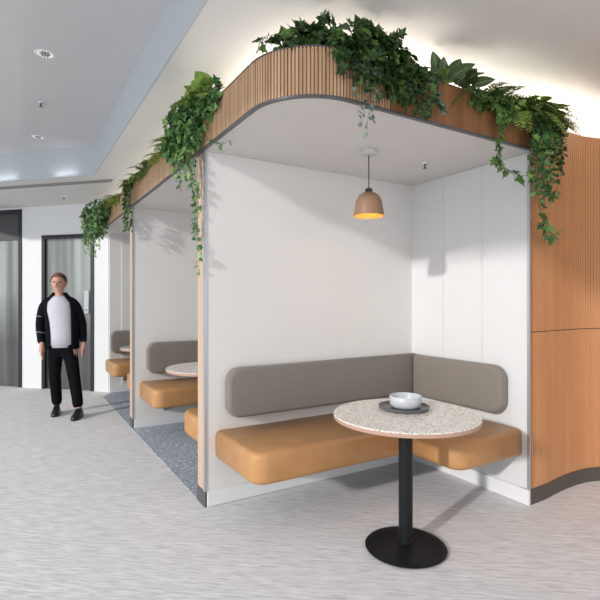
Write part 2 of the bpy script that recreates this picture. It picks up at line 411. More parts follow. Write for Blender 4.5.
# curved wood wall
def catmull(P, n=10):
    P = [Vector(p) for p in P]; Q = [2*P[0]-P[1]]+P+[2*P[-1]-P[-2]]; out = []
    for i in range(1, len(Q)-2):
        for j in range(n):
            t = j/n; a, b, c, d = Q[i-1:i+3]
            out.append(.5*((2*b)+(c-a)*t+(2*a-5*b+4*c-d)*t*t+(3*b-a-3*c+d)*t**3))
    out.append(P[-1]); return out
rel = [(.006, .0), (.2, .005), (.38, .024), (.56, .034), (.72, .026), (.86, -.012), (1.0, -.085), (1.17, -.22), (1.33, -.42), (1.45, -.68), (1.5, -1.0), (1.52, -1.5)]
wp = catmull([Vector((XB+a, YE+b)) for a, b in rel])
wpath = resample(wp, .026)
ww = struct('wall_wood', ribbed(wpath, .105, 1.143, .0035, .82, .03), M['flute'], label='curved fluted wood wall beside the front booth')
mesh_obj('upper_panel', ribbed(wpath, 1.149, 2.58, .0035, .82, .03), M['flute'], ww)
mesh_obj('panel_joint', sweep(wpath, -.03, -.008, 1.143, 1.149), M['skirt_dark'], ww)
mesh_obj('baseboard', sweep(wpath, -.04, .004, .001, .105), M['skirt_dark'], ww)
struct('wall_bulkhead', sweep(wpath[8:], -.30, -.22, 2.3, H1), M['ceil'], label='white curved bulkhead above the wood wall')
for i, ln in ((12, .5), (30, .5), (48, .45)):
    p, n = wpath[i]; q = p-n*.13
    a = area('led_strip', (q.x, q.y, 2.50), None, ln, .04, 2.2, WARM, rz=(PI, 0, math.atan2(-n.x, n.y)))

# ---------------------------------------------------------------- canopies
ZB, ZT = 2.34, 2.575
FX, FY, RC = -.03, -1.125, .36
def arcpts(cx, cy, r, a0, a1, n=24): return [(cx+r*math.cos(a0+(a1-a0)*i/n), cy+r*math.sin(a0+(a1-a0)*i/n)) for i in range(n+1)]
def canopy(pts, label, split=None):
    t = thing('slatted_canopy', label, 'canopy', (pts[0][0], pts[0][1], 0), group='slatted canopies over the booths')
    off = Vector(pts[0]); L = [Vector(p)-off for p in pts]
    path = resample(L, .0185); coarse = resample(L, .03)
    k_ = len(path)-1 if split is None else next(i for i, (p, n) in enumerate(path) if p.x+off.x > split and n.y < -.9)
    mesh_obj('slat_fascia', ribbed(path[:k_+1], ZB, ZT-.006, .011, .60, .003), M['slat'], t)
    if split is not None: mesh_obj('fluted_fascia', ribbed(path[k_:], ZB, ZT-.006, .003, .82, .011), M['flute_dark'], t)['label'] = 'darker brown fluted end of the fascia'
    mesh_obj('bottom_trim', sweep(coarse, -.022, .003, ZB-.010, ZB), M['grey_metal'], t)
    mesh_obj('top_trim', sweep(coarse, -.020, .003, ZT-.006, ZT), M['grey_metal'], t)
    mesh_obj('planter_trough', sweep(coarse, -.24, -.016, 2.43, 2.545), M['soil'], t)
    inner = [p-n*.022 for p, n in coarse]
    end = [(XB-off.x-.002, inner[-1].y), (XB-off.x-.002, inner[0].y)]
    bm = bmesh.new(); prism(bm, [(p.x, p.y) for p in inner]+(end[1:] if abs(inner[-1].x-end[0][0]) < .06 else end), ZB-.004, ZB+.08)
    mesh_obj('soffit', bm, M['soffit'], t)
    return t
canopy([(FX, -.0), (FX, FY+RC)]+arcpts(FX+RC, FY+RC, RC, PI, 1.5*PI)[1:]+[(XB+.03, FY)], 'slatted oak canopy with a rounded corner over the front booth', .58)
canopy([(FX, P2), (FX, .002)], 'straight slatted oak canopy over the middle booth')
canopy([(FX, P3+.1), (FX, P2+.002)], 'straight slatted oak canopy over the farthest booth')

# ---------------------------------------------------------------- benches
def bench(xa, xb, ywall, s, label, group='tan and grey booth benches', corner=False):
    """bench along a divider whose face is at y=ywall; s=-1 the seat sticks out towards -y"""
    t = thing('booth_bench', label, 'bench', (xa, ywall, 0), group=group)
    L = xb-xa; D = .60; e = .001*s
    def put(name, bm, m, M4):
        bm.transform(M4); bmesh.ops.recalc_face_normals(bm, faces=bm.faces); return mesh_obj(name, bm, m, t, True)
    # seat: outline in x,y
    o = rounded_poly(0, L-.004, 0, D, (0, 0.0, .0, .10))
    put('seat_cushion', cushion(o, .185, .035, 5, lambda c: c.y < .001 or c.x > L-.005), M['leather'], Matrix.Translation((0, e, .31)) @ Matrix.Scale(s, 4, (0, 1, 0)))
    o = rounded_poly(.06, L-.005, 0, .335, (.095, 0.0, 0.0, .095))
    # local (x, y) -> (x, z); thickness -> y
    R = Matrix(((1, 0, 0, 0), (0, 0, s, e), (0, 1, 0, .575), (0, 0, 0, 1)))
    put('back_cushion', cushion(o, .085, .028, 5), M['grey_fabric'], R)
    bm = newbox((.09, 0, .295), (L-.02, D-.12, .311)); bm.transform(Matrix.Translation((0, e, 0)) @ Matrix.Scale(s, 4, (0, 1, 0)))
    bmesh.ops.recalc_face_normals(bm, faces=bm.faces); mesh_obj('base_board', bm, M['black_frame'], t)
    for i in range(3):
        x = .25+i*(L-.45)/2
        bm = bmesh.new(); prism(bm, [(x, 0), (x+.03, 0), (x+.03, .01), (x, .01)], 0, .01); bm.clear()
        v = [(0, .16), (0, .295), (.40, .295), (.40, .275)]
        A = [bm.verts.new((x, s*y+(e*1.5), z)) for y, z in v]; B = [bm.verts.new((x+.03, s*y+(e*1.5), z)) for y, z in v]
        bm.faces.new(A); bm.faces.new(B[::-1])
        for j in range(4): bm.faces.new([A[j], A[(j+1) % 4], B[(j+1) % 4], B[j]])
        bmesh.ops.recalc_face_normals(bm, faces=bm.faces); mesh_obj('bracket', bm, M['black_frame'], t)
    if corner:
        # return along the back wall, ends at y = -1.02
        ox, oy = xa, ywall; X1 = XB-.012-ox
        y0, y1 = -1.015-oy, -D-.012-oy
        bm = cushion(rounded_poly(X1-.61, X1+.006, y0-.012, y1, (.10, 0, 0, 0)), .185, .035, 5, lambda c: c.x > X1 or c.y > y1-.001)
        put('seat_cushion', bm, M['leather'], Matrix.Translation((0, 0, .31)))
        o = rounded_poly(0, .835, 0, .335, (0, .095, .095, 0))
        R = Matrix(((0, 0, -1, X1), (-1, 0, 0, -.099-oy), (0, 1, 0, .575), (0, 0, 0, 1)))
        put('back_cushion', cushion(o, .085, .028, 5), M['grey_fabric'], R)
        mesh_obj('base_board', newbox((X1-.48, y0+.12, .295), (X1-.004, y1, .311)), M['black_frame'], t)
    return t
bench(.070, XB-.008, 0, -1, 'tan leather corner bench with grey back cushions in the front booth', corner=True)
bench(.070, XB-.008, P2, -1, 'tan bench with grey back cushion facing us in the middle booth')
bench(.070, XB-.008, P3-.012, -1, 'small tan bench with grey back cushion in the farthest booth')
bench(.070, XB-.008, .15, 1, 'tan bench end peeping out behind the front divider post')
bench(.070, XB-.008, P2+.15, 1, 'tan bench end peeping out behind the second divider post')

# ---------------------------------------------------------------- tables
def oblong(x0, x1, r, z0, z1):
    """top with one semicircular end towards the corridor"""
    a = [(x0+r+r*math.cos(t), r*math.sin(t)) for t in [PI*.5+PI*i/40 for i in range(41)]]
    b_ = [(x1-r+r*math.cos(t), r*math.sin(t)) for t in [-PI*.5+PI*i/40 for i in range(41)]]
    return prism(bmesh.new(), a+b_, z0, z1)
def table(x, y, z0, label, long=None):
    t = thing('cafe_table', label, 'table', (x, y, z0), group='terrazzo cafe tables')
    if long:
        mesh_obj('tabletop', oblong(-long, .45, .40, .732, .738), M['terrazzo'], t)
        mesh_obj('table_edge', oblong(-long-.001, .451, .401, .712, .732), M['table_edge'], t)['label'] = 'pinkish wood edge'
    else:
        mesh_obj('tabletop', lathe([(0, .738), (.392, .738), (.394, .736), (.394, .732), (0, .732)], 96), M['terrazzo'], t)
        mesh_obj('table_edge', lathe([(0, .732), (.395, .732), (.395, .716), (.392, .712), (0, .712)], 96), M['table_edge'], t)['label'] = 'pinkish wood edge'
    mesh_obj('top_plate', lathe([(0, .712), (.12, .712), (.12, .700), (.05, .692), (0, .692)], 40), M['black'], t)
    mesh_obj('column', lathe([(0, .692), (.038, .692), (.038, .05), (.043, .045), (.043, .034), (0, .034)], 40), M['black'], t, True, 40)
    mesh_obj('base', lathe([(0, .036), (.05, .035), (.12, .028), (.19, .019), (.217, .015), (.221, .011), (.218, .007), (0, .007)], 80), M['black'], t, True, 40)
    for i in range(4):
        a = PI/4+i*PI/2-.35
        bm = lathe([(0, .007), (.014, .007), (.012, 0), (0, 0)], 16); bm.transform(Matrix.Translation((.195*math.cos(a), .195*math.sin(a), 0)))
        mesh_obj('glide', bm, M['rubber'], t)
    return t
table(.770, -1.048, 0, 'round terrazzo table on a black pedestal holding a tray and bowl')
table(.80, 1.203, .004, 'pale table with rounded end in the middle booth, half hidden by the front divider', .714)
table(.80, 3.40, .004, 'pale table with rounded end in the farthest booth, smallest in view', .71)
tx, ty = .837, -.962
tr = lathe([(0, .002), (.128, .002), (.140, .010), (.143, .022), (.139, .022), (.134, .012), (.124, .008), (0, .008)], 72)
o = mesh_obj('tray', tr, M['tray'], None, True, 50); o.location = (tx, ty, .7365); tag(o, 'round dark grey tray lying on the terrazzo tabletop', 'tray')
bw = lathe([(0, .003), (.062, .003), (.064, 0), (.070, .0), (.083, .010), (.089, .022), (.091, .066), (.0885, .068), (.086, .065), (.084, .024), (.077, .013), (.05, .008), (0, .007)], 72)
o = mesh_obj('bowl', bw, M['ceramic'], None, True, 60); o.location = (tx+.016, ty+.002, .7450); tag(o, 'white ceramic bowl standing on the dark tray', 'bowl')

# ---------------------------------------------------------------- pendant lamp
t = thing('pendant_lamp', 'terracotta bell pendant lamp glowing orange inside the front booth', 'lamp', (.903, -.570, 0))
zb = 1.905
prof = [(.098, zb), (.0985, zb+.004), (.092, zb+.05), (.083, zb+.10), (.066, zb+.132), (.040, zb+.150), (.022, zb+.153), (0, zb+.153)]
inn = [(0, zb+.147), (.036, zb+.144), (.061, zb+.127), (.078, zb+.097), (.088, zb+.048), (.0955, zb)]
bm = lathe(prof, 64); mesh_obj('lamp_shade', bm, M['terracotta'], t, True)
bm = lathe(inn, 64); mesh_obj('shade_lining', bm, M['lamp_in'], t, True)
mesh_obj('cap', lathe([(0, zb+.153), (.024, zb+.153), (.024, zb+.172), (.018, zb+.180), (0, zb+.180)], 32), M['dark_brown'], t, True, 40)
mesh_obj('bulb', lathe([(0, zb+.025), (.02, zb+.032), (.028, zb+.052), (.022, zb+.08), (.013, zb+.10), (.013, zb+.145), (0, zb+.145)], 32), M['bulb'], t, True)
mesh_obj('cord', lathe([(0, zb+.18), (.0035, zb+.18), (.0035, 2.30), (0, 2.30)], 10), M['cable'], t, True)
mesh_obj('ceiling_rose', lathe([(0, 2.30), (.045, 2.30), (.05, 2.303), (.05, 2.335), (0, 2.335)], 40), M['rose'], t)
pl = bpy.data.lights.new('lamp_light', 'POINT'); pl.energy = .55; pl.color = (1, .42, .13); pl.shadow_soft_size = .025
po = bpy.data.objects.new('lamp_light', pl); C.objects.link(po); po.parent = t; po.location = (0, 0, zb+.012)

# ---------------------------------------------------------------- ceiling fittings
def downlight(x, y, z, label):
    t = thing('downlight', label, 'ceiling light', (x, y, z), group='recessed downlights in the grey coffer')
    mesh_obj('ring', lathe([(.048, -.001), (.062, -.003), (.068, -.001), (.068, .0), (.048, .012)], 40), M['white_metal'], t, True)
    mesh_obj('reflector', lathe([(.048, -.001), (.040, .0), (.022, .0005), (0, .0005)], 32), M['dl_glow'], t)
    bm = bmesh.new()
    for q in (-.018, .0, .018): box(bm, (q-.002, -.045, -.006), (q+.002, .045, 0))
    mesh_obj('baffle', bm, M['grey_metal'], t)
def wp_(px, Z):
    c = (px-300)/474*Z; return (CAM.x+c*.8563+Z*.5165, CAM.y-c*.5165+Z*.8563)
def sprinkler(x, y, z, label):
    t = thing('sprinkler', label, 'sprinkler', (x, y, z), group='ceiling sprinkler heads')
    mesh_obj('escutcheon', lathe([(0, 0), (.028, 0), (.026, -.006), (.012, -.012), (0, -.012)], 24), M['chrome'], t, True, 40)
    mesh_obj('head', lathe([(0, -.012), (.008, -.012), (.006, -.030), (.016, -.033), (.016, -.036), (0, -.036)], 20), M['grey_metal'], t, True, 40)
x, y = wp_(45, 3.43); downlight(x, y, H2, 'large looking recessed downlight in the grey coffer, nearest us')
x, y = wp_(38, 5.18); downlight(x, y, H2, 'small looking recessed downlight in the grey coffer, farther back')
x, y = wp_(41, 4.28); sprinkler(x, y, H2, 'sprinkler head between the two downlights of the grey coffer')
x, y = wp_(64, 6.60); sprinkler(x, y, H1, 'tiny sprinkler head above the glass door')
x, y = wp_(425, 3.39); sprinkler(x, y, ZB-.004, 'sprinkler head in the soffit right of the pendant lamp')
# slot diffuser
bm = bmesh.new()
a0, a1, wd = -.06, -2.3, .16
cs = 2.93
prism(bm, [(a0, cs-a0), (a1, cs-a1), (a1, cs-a1+wd), (a0, cs-a0+wd)], H1-.006, H1-.001)
o = mesh_obj('slot_diffuser', bm, M['diffuser']); tag(o, 'long grey slot diffuser in the ceiling beyond the coffer', 'air vent')
# cove spots washing the coffer end
for s_ in (-.56, -1.16):
    l = area('cove_light', (s_-.03, CE-s_-.06, H1+.02), (.3, .3, 1), .3, .02, .14, (.9, .96, 1))

# ---------------------------------------------------------------- plants
def frame(p, tip, nrm):
    y = tip.normalized(); z = (nrm-y*nrm.dot(y))
    if z.length < 1e-4: z = y.orthogonal()
    z.normalize(); x = y.cross(z); return x, y, z
IVY = [(0, 0), (.20, -.10), (.50, .02), (.30, .24), (.52, .50), (.22, .52), (0, 1.0), (-.22, .52), (-.52, .50), (-.30, .24), (-.50, .02), (-.20, -.10)]
def leaf(bm, p, tip, nrm, s, kind='ivy'):
    x, y, z = frame(p, tip, nrm)
    if kind == 'ivy':
        c = bm.verts.new(p+y*.35*s-z*.06*s)
        v = [bm.verts.new(p+x*a*s+y*b*s+z*(.14*abs(a)-.10*max(0, b-.5))*s) for a, b in IVY]
        for i in range(12): bm.faces.new([c, v[i], v[(i+1) % 12]])
    elif kind == 'round':
        v = [bm.verts.new(p+x*.42*s*math.sin(a)+y*(.5-.5*math.cos(a))*s+z*.05*s*abs(math.sin(a))) for a in [i*2*PI/8 for i in range(8)]]
        bm.faces.new(v)
    else:
        uv = bm.loops.layers.uv.verify()
        W = .40 if kind == 'oval' else .30; rows = []
        n = 8
        for i in range(n+1):
            t = i/n; wdt = W*s*math.sin(PI*min(1, t**.8))**.8 if 0 < i < n else .004*s
            q = p+y*t*s-z*(.22*t*t)*s
            rows.append((t, wdt, [bm.verts.new(q+x*a*wdt+z*abs(a)*.22*wdt) for a in (-1, -.5, 0, .5, 1)]))
        for (t0, w0, A), (t1, w1, B) in zip(rows, rows[1:]):
            for j in range(4):
                f = bm.faces.new([A[j], A[j+1], B[j+1], B[j]]); f.smooth = True
                for lp, (uu, vv) in zip(f.loops, (((j-2)/2, t0), ((j-1)/2, t0), ((j-1)/2, t1), ((j-2)/2, t1))): lp[uv].uv = (uu, vv)
def rv(r): return Vector((r.gauss(0, 1), r.gauss(0, 1), r.gauss(0, 1)))
def vine(fb, sb, r, pts, size, step, kind='ivy', spread=.6, taper=.6, out=Vector((-1, 0, 0)), sr=.0022):
    pts = catmull([Vector((p[0], p[1])) for p in pts], 8), catmull([Vector((p[2], 0)) for p in pts], 8)
    P = [Vector((a.x, a.y, b.x)) for a, b in zip(*pts)]
    P = [p+rv(r)*.004 for p in P]
    tube(sb, P, sr, 4, sr*.5)
    L = sum((b-a).length for a, b in zip(P, P[1:])); n = max(2, int(L/step)); d = 0; j = 0; acc = 0
    seg = [(b-a).length for a, b in zip(P, P[1:])]
    for i in range(n):
        s = (i+r.random()*.6+.2)*L/n
        while j < len(seg)-1 and acc+seg[j] < s: acc += seg[j]; j += 1
        p = P[j].lerp(P[j+1], min(1, (s-acc)/max(1e-5, seg[j])))
        sz = size*(1-(1-taper)*s/L)*r.uniform(.7, 1.15)
        side = rv(r); side.z *= .5; side.normalize()
        tip = (side*spread+Vector((0, 0, -.65))+out*.25).normalized()
        nr = (out*.9+Vector((0, 0, .5))+rv(r)*.5)
        leaf(fb, p+tip*sz*.2, tip, nr, sz, kind)
def clump(fb, r, c, rad, n, size, kind='ivy', out=Vector((-1, 0, 0)), up=.6, seed_shell=.55):
    c = Vector(c)
    for i in range(n):
        d = rv(r).normalized(); q = r.uniform(seed_shell, 1.0)
        p = c+Vector((d.x*rad[0], d.y*rad[1], d.z*rad[2]))*q
        nr = d*.8+out*.6+Vector((0, 0, up))+rv(r)*.35
        tip = (rv(r)*.6+Vector((0, 0, -.35))+d*.5)
        leaf(fb, p, tip, nr, size*r.uniform(.7, 1.2), kind)
def frond(fb, sb, r, base, d, length, wid, droop=.6, n=16):
    base = Vector(base); d = Vector(d).normalized(); P = []; p = base.copy(); v = d.copy()
    for i in range(n+1):
        P.append(p.copy()); v = (v+Vector((0, 0, -droop/n))).normalized(); p = p+v*length/n
    tube(sb, P, .0018, 4, .0006)
    for i in range(2, n+1):
        t = i/n; w_ = wid*math.sin(PI*min(1, .12+t*.88))**.7
        tan = (P[i]-P[i-1]).normalized(); side = tan.cross(Vector((0, 0, 1)))
        if side.length < .05: side = Vector((1, 0, 0))
        side.normalize(); nr = side.cross(tan)
        for sg in (-1, 1):
            q = (side*sg+tan*.45+rv(r)*.06-Vector((0, 0, .12))).normalized()
            x, y, z = frame(P[i], q, nr); W = w_*.16
            vs = [P[i]-x*W*.5, P[i]+q*w_*.5-x*W, P[i]+q*w_, P[i]+q*w_*.5+x*W, P[i]+x*W*.5]
            fb.faces.new([fb.verts.new(a) for a in vs])
def plant(name, label, cat, loc, lm, build, seed, group=None, stem=None):
    t = thing(name, label, cat, loc, group=group); r = random.Random(seed)
    fb = bmesh.new(); sb = bmesh.new(); build(fb, sb, r, Vector(loc))
    for b in (fb, sb): b.transform(Matrix.Translation(-Vector(loc)))
    mesh_obj('foliage', fb, lm, t)
    if len(sb.verts): mesh_obj('stem', sb, stem or M['stem'], t)
    else: sb.free()
    return t
ZS = 2.548  # soil
OUTX, OUTY = Vector((-1, 0, 0)), Vector((0, -1, 0))
G = 'plants growing along the canopy tops'

# 1 ivy on the rounded corner
def b(fb, sb, r, o):
    cx, cy = FX+RC, FY+RC
    for th, rr, z, rad, n in ((.55, .27, 2.63, (.05, .07, .06), 34), (.85, .29, 2.645, (.06, .06, .085), 60), (1.12, .29, 2.66, (.07, .06, .09), 80), (1.45, .30, 2.62, (.09, .06, .06), 60), (1.60, .31, 2.65, (.07, .05, .075), 50)):
        a = PI+th; clump(fb, r, (cx+rr*math.cos(a)+(.10 if th > 1.5 else 0), cy+rr*math.sin(a), z-.022), rad, int(n*.72), .074, out=(OUTY+OUTX))
    vine(fb, sb, r, [(.20, -1.0, 2.60), (.215, -1.03, 2.72), (.225, -1.04, 2.775), (.25, -1.05, 2.76)], .062, .018, taper=.9)
    vine(fb, sb, r, [(.12, -.95, 2.60), (.05, -.93, 2.66), (.00, -.88, 2.665), (-.03, -.84, 2.62)], .062, .02, taper=.9)
    vine(fb, sb, r, [(.30, -1.05, 2.60), (.36, -1.10, 2.62), (.42, -1.14, 2.59)], .05, .03, taper=.9)
plant('ivy', 'low dark ivy with a raised sprig on the rounded canopy corner', 'plant', (.18, -.88, ZS), M['ivy_dark'], b, 11, G)
# 2 big dark ivy
def b(fb, sb, r, o):
    for cx, cz, rx, rz, n in ((.38, 2.66, .13, .09, 90), (.47, 2.69, .12, .11, 110), (.62, 2.67, .15, .12, 150), (.72, 2.60, .12, .12, 100), (.40, 2.54, .10, .12, 80), (.56, 2.53, .13, .13, 110), (.75, 2.50, .11, .13, 80)):
        clump(fb, r, (cx-.05, -1.12, cz-(.055 if cz > 2.58 else .01)), (rx, .085, rz), int(n*.72), .072, out=OUTY)
    for x in (.34, .44, .52, .60, .66, .72, .78, .84):
        vine(fb, sb, r, [(x, -1.06, 2.60), (x+.01, -1.17, 2.60), (x+.02, -1.19, 2.50), (x+.03+r.uniform(-.02, .02), -1.18, 2.35+r.uniform(-.03, .04))], .056, .022, out=OUTY, taper=.85)
plant('ivy', 'largest dark ivy mass spilling over the front canopy edge', 'plant', (.56, -1.02, ZS), M['ivy_dark'], b, 5, G)
def b(fb, sb, r, o):
    for x, z in ((.345, 2.20), (.375, 2.26), (.41, 2.16), (.44, 2.24)):
        vine(fb, sb, r, [(x, -1.03, 2.56), (x, -1.15, 2.59), (x+.005, -1.175, 2.48), (x+r.uniform(-.02, .02), -1.17, 2.34), (x+r.uniform(-.03, .03), -1.165, z)], .032, .024, 'round', out=OUTY, taper=.8, sr=.0014)
plant('trailing_vine', 'thin grey green vine dangling above the pendant lamp', 'plant', (.39, -1.02, ZS), M['ivy_pale'], b, 8, G)
def b(fb, sb, r, o):
    vine(fb, sb, r, [(.86, -1.04, 2.57), (.84, -1.16, 2.56), (.86, -1.19, 2.46), (.89, -1.19, 2.40), (.94, -1.19, 2.38)], .05, .016, out=OUTY)
plant('trailing_vine', 'short bright variegated vine beside the large dark ivy', 'plant', (.86, -1.02, ZS), M['ivy_pale'], b, 9, G)
# calathea
def b(fb, sb, r, o):
    L = [((1.02, -1.05), (-.10, -.1, 1.0), .20), ((1.06, -1.05), (.12, -.25, 1.0), .17), ((1.12, -1.06), (.35, -.35, .8), .19), ((1.18, -1.07), (.6, -.4, .6), .18), ((1.15, -1.0), (.25, .2, 1), .17),
         ((1.24, -1.06), (.5, -.5, .7), .18), ((1.08, -1.1), (.2, -.9, .35), .17), ((1.2, -1.1), (.3, -.9, .3), .16), ((1.0, -1.08), (-.3, -.8, .4), .16), ((1.3, -1.05), (.2, -.3, 1), .16), ((1.22, -1.12), (-.2, -1, .1), .15), ((1.32, -1.1), (.6, -.8, .3), .16)]
    for (x, y), d, s in L:
        x = 1.08+(x-1.14)*.75; y -= .02; s *= .86; p = Vector((x, y, ZS+.06)); d = Vector(d).normalized()
        tube(sb, [Vector((x, y+.02, ZS-.01)), p, p+d*.02], .0025, 5)
        leaf(fb, p, d, Vector((r.uniform(-.3, .3), -1, .45)), s, 'calathea')
plant('calathea', 'calathea with striped oval leaves on the front canopy', 'plant', (1.14, -1.04, ZS), M['calathea'], b, 3, G)
def b(fb, sb, r, o):
    for i in range(9):
        a = r.uniform(-PI*.95, -.05); frond(fb, sb, r, (.985+r.uniform(-.03, .03), -1.07, ZS), (math.cos(a)*.8, math.sin(a)*.7, r.uniform(.5, 1.3)), r.uniform(.15, .22), .035, 1.6)
plant('fern', 'small light green fern left of the striped calathea', 'plant', (.985, -1.05, ZS), M['fern'], b, 21, G)
def b(fb, sb, r, o):
    clump(fb, r, (1.30, -1.14, 2.545), (.16, .05, .055), 70, .045, out=OUTY)
    for i in range(64):
        a = r.uniform(-PI*1.0, .1); x = r.uniform(1.20, 1.66)
        frond(fb, sb, r, (x, -1.06+r.uniform(-.03, .03), ZS), (math.cos(a), math.sin(a)*.9, r.uniform(.25, 1.3)), r.uniform(.18, .30), .05, 1.7)
plant('fern', 'feathery fern between calathea and right end of front canopy', 'plant', (1.5, -1.04, ZS), M['fern_dark'], b, 22, G)
def b(fb, sb, r, o):
    for i in range(84):
        a = r.uniform(-PI*1.0, .45); x = r.uniform(1.64, 1.92)
        frond(fb, sb, r, (x, -1.08+r.uniform(-.04, .03), ZS+.01), (math.cos(a), math.sin(a), r.uniform(.1, 1.0)), r.uniform(.20, .36), .055, 1.8)
    for i in range(26):
        p = Vector((r.uniform(1.7, 2.02), -1.12+r.uniform(-.05, .03), ZS+r.uniform(.0, .09))); a = r.uniform(-2.6, .2)
        leaf(fb, p, Vector((math.cos(a), math.sin(a), r.uniform(-.3, .5))), Vector((0, -.5, 1)), r.uniform(.06, .09), 'oval')
    clump(fb, r, (1.80, -1.15, 2.57), (.17, .06, .07), 120, .05, out=OUTY); clump(fb, r, (1.62, -1.13, 2.56), (.12, .05, .05), 60, .045, out=OUTY)
plant('fern', 'widest yellow green fern at the right end of the front canopy', 'plant', (1.78, -1.04, ZS), M['fern'], b, 23, G)
def b(fb, sb, r, o):
    vine(fb, sb, r, [(1.42, -1.04, 2.57), (1.42, -1.17, 2.55), (1.41, -1.18, 2.38), (1.40, -1.16, 2.30), (1.44, -1.14, 2.23), (1.52, -1.12, 2.18), (1.60, -1.12, 2.16), (1.68, -1.12, 2.12)], .06, .017, out=OUTY, taper=.85)
    for x in (1.36, 1.44, 1.5):
        vine(fb, sb, r, [(x, -1.05, 2.57), (x, -1.17, 2.56), (x+.01, -1.19, 2.46), (x, -1.18, 2.38+r.uniform(-.02, .03))], .055, .022, out=OUTY)
plant('ivy', 'bright ivy vine curling under the front canopy edge', 'plant', (1.43, -1.03, ZS), M['ivy_bright'], b, 31, G)
def b(fb, sb, r, o):
    for x, z, dx in ((1.68, 2.12, .0), (1.79, 2.2, .02), (1.76, 2.3, .0), (1.84, 2.25, .0), (1.90, 2.2, .02), (1.70, 2.02, .0), (1.74, 1.96, .02), (1.78, 1.88, .04), (1.82, 2.10, .04), (1.72, 2.2, .01), (1.86, 2.08, .03)):
        vine(fb, sb, r, [(x, -1.05, 2.57), (x+.01, -1.19, 2.55), (x+.02, -1.21, 2.40), (x+dx, -1.19, (2.4+z)/2+.03), (x+dx+.02, -1.18, z)], .058, .022, out=OUTY, taper=.75)
    vine(fb, sb, r, [(1.86, -1.18, 2.14), (1.93, -1.17, 2.03), (2.0, -1.15, 2.05), (2.06, -1.14, 2.10)], .058, .018, out=OUTY)
    vine(fb, sb, r, [(1.80, -1.18, 1.93), (1.90, -1.17, 1.80), (1.99, -1.15, 1.76), (2.09, -1.13, 1.84)], .06, .018, out=OUTY)
plant('ivy', 'long ivy strands hanging where white wall meets wood wall', 'plant', (1.77, -1.04, ZS), M['ivy_mid'], b, 32, G)
def b(fb, sb, r, o):
    for x, z in ((1.93, 2.16), (1.97, 2.08), (2.01, 2.12), (1.90, 2.22), (1.99, 2.2)):
        vine(fb, sb, r, [(min(x, 1.93), -1.05, 2.57), (x, -1.18, 2.57), (x+.01, -1.20, 2.40), (x+.01, -1.18, z)], .036, .016, 'round', out=OUTY, taper=.9)
plant('trailing_vine', 'dark small leaved vine in front of the wood wall', 'plant', (1.9, -1.04, ZS), M['ivy_dark'], b, 33, G)
# left cluster at the first post
def b(fb, sb, r, o):
    for c, rad, n in (((-.05, .0, 2.62), (.10, .22, .08), 180), ((-.08, .25, 2.57), (.10, .22, .13), 210), ((-.09, .10, 2.50), (.08, .20, .13), 200), ((-.05, -.24, 2.57), (.05, .14, .10), 110), ((-.09, .38, 2.46), (.07, .14, .12), 110), ((-.08, .0, 2.42), (.05, .10, .08), 60)):
        clump(fb, r, c, rad, n, .056, out=OUTX)
    for y, z in ((.0, 2.32), (.05, 2.22), (.12, 2.16), (.22, 2.12), (.32, 2.2), (.42, 2.28), (-.08, 2.36), (.18, 2.25), (.28, 2.30)):
        vine(fb, sb, r, [(.03, y, 2.57), (-.08, y, 2.57), (-.11, y, 2.46), (-.09, y+r.uniform(-.02, .02), z)], .05, .02, taper=.8)
    vine(fb, sb, r, [(.03, .06, 2.56), (-.08, .02, 2.55), (-.09, -.01, 2.3), (-.06, -.02, 2.05), (-.05, -.0, 1.85), (-.045, -.03, 1.68), (-.045, -.01, 1.54)], .058, .024, taper=.6)
    vine(fb, sb, r, [(.03, .10, 2.56), (-.09, .06, 2.5), (-.08, .05, 2.2), (-.06, .03, 1.98), (-.05, .04, 1.76)], .055, .022, taper=.7)
    vine(fb, sb, r, [(-.06, -.12, 2.50), (-.07, -.16, 2.40), (-.04, -.22, 2.33), (.0, -.30, 2.30), (.04, -.36, 2.31)], .05, .034, taper=.9)
plant('ivy', 'big leafy green ivy hanging down the first wooden post', 'plant', (.04, .10, ZS), M['ivy_mid'], b, 41, G)
def b(fb, sb, r, o):
    for i in range(22):
        a = r.uniform(PI*.5, PI*1.5); y = r.uniform(-.25, .30)
        frond(fb, sb, r, (-.03, y, ZS+.04), (math.cos(a)*.9, math.sin(a)*.8, r.uniform(.3, 1.1)), r.uniform(.15, .25), .045, 1.7)
    for i in range(9):
        p = Vector((-.05, r.uniform(-.28, .1), ZS+.09)); leaf(fb, p, Vector((-.5, r.uniform(-.8, .3), r.uniform(.2, 1))), Vector((-.6, -.5, .5)), r.uniform(.09, .14), 'oval')
plant('fern', 'bright fern crowning the ivy on the first post', 'plant', (.05, .0, ZS), M['fern'], b, 42, G)
# middle canopy ferns
for i, (y0, y1, n, lab, mt) in enumerate(((.62, 1.05, 34, 'yellow green fern on the near half of the middle canopy', 'fern'), (1.2, 1.65, 30, 'dark fern halfway along the middle canopy', 'fern_dark'), (1.8, 2.2, 28, 'arching pale fern at the far end of the middle canopy', 'fern'))):
    def b(fb, sb, r, o):
        for q in range(n):
            a = r.uniform(PI*.45, PI*1.55)
            frond(fb, sb, r, (.0, r.uniform(y0, y1), ZS), (math.cos(a)*.8, math.sin(a), r.uniform(.4, 1.1)), r.uniform(.14, .24), .045, 1.8)
    plant('fern', lab, 'plant', (.04, (y0+y1)/2, ZS), M[mt], b, 50+i, G)
def b(fb, sb, r, o):
    for q in range(11):
        y = 2.0+r.uniform(-.12, .16); z = r.uniform(2.03, 2.3)
        vine(fb, sb, r, [(.03, y, 2.56), (-.07, y, 2.58), (-.09, y, 2.42), (-.085, y+.01, z)], .034, .016, 'round', taper=.9)
plant('trailing_vine', 'dense small leaved vine hanging by the second post', 'plant', (.04, 2.02, ZS), M['ivy_dark'], b, 61, G)
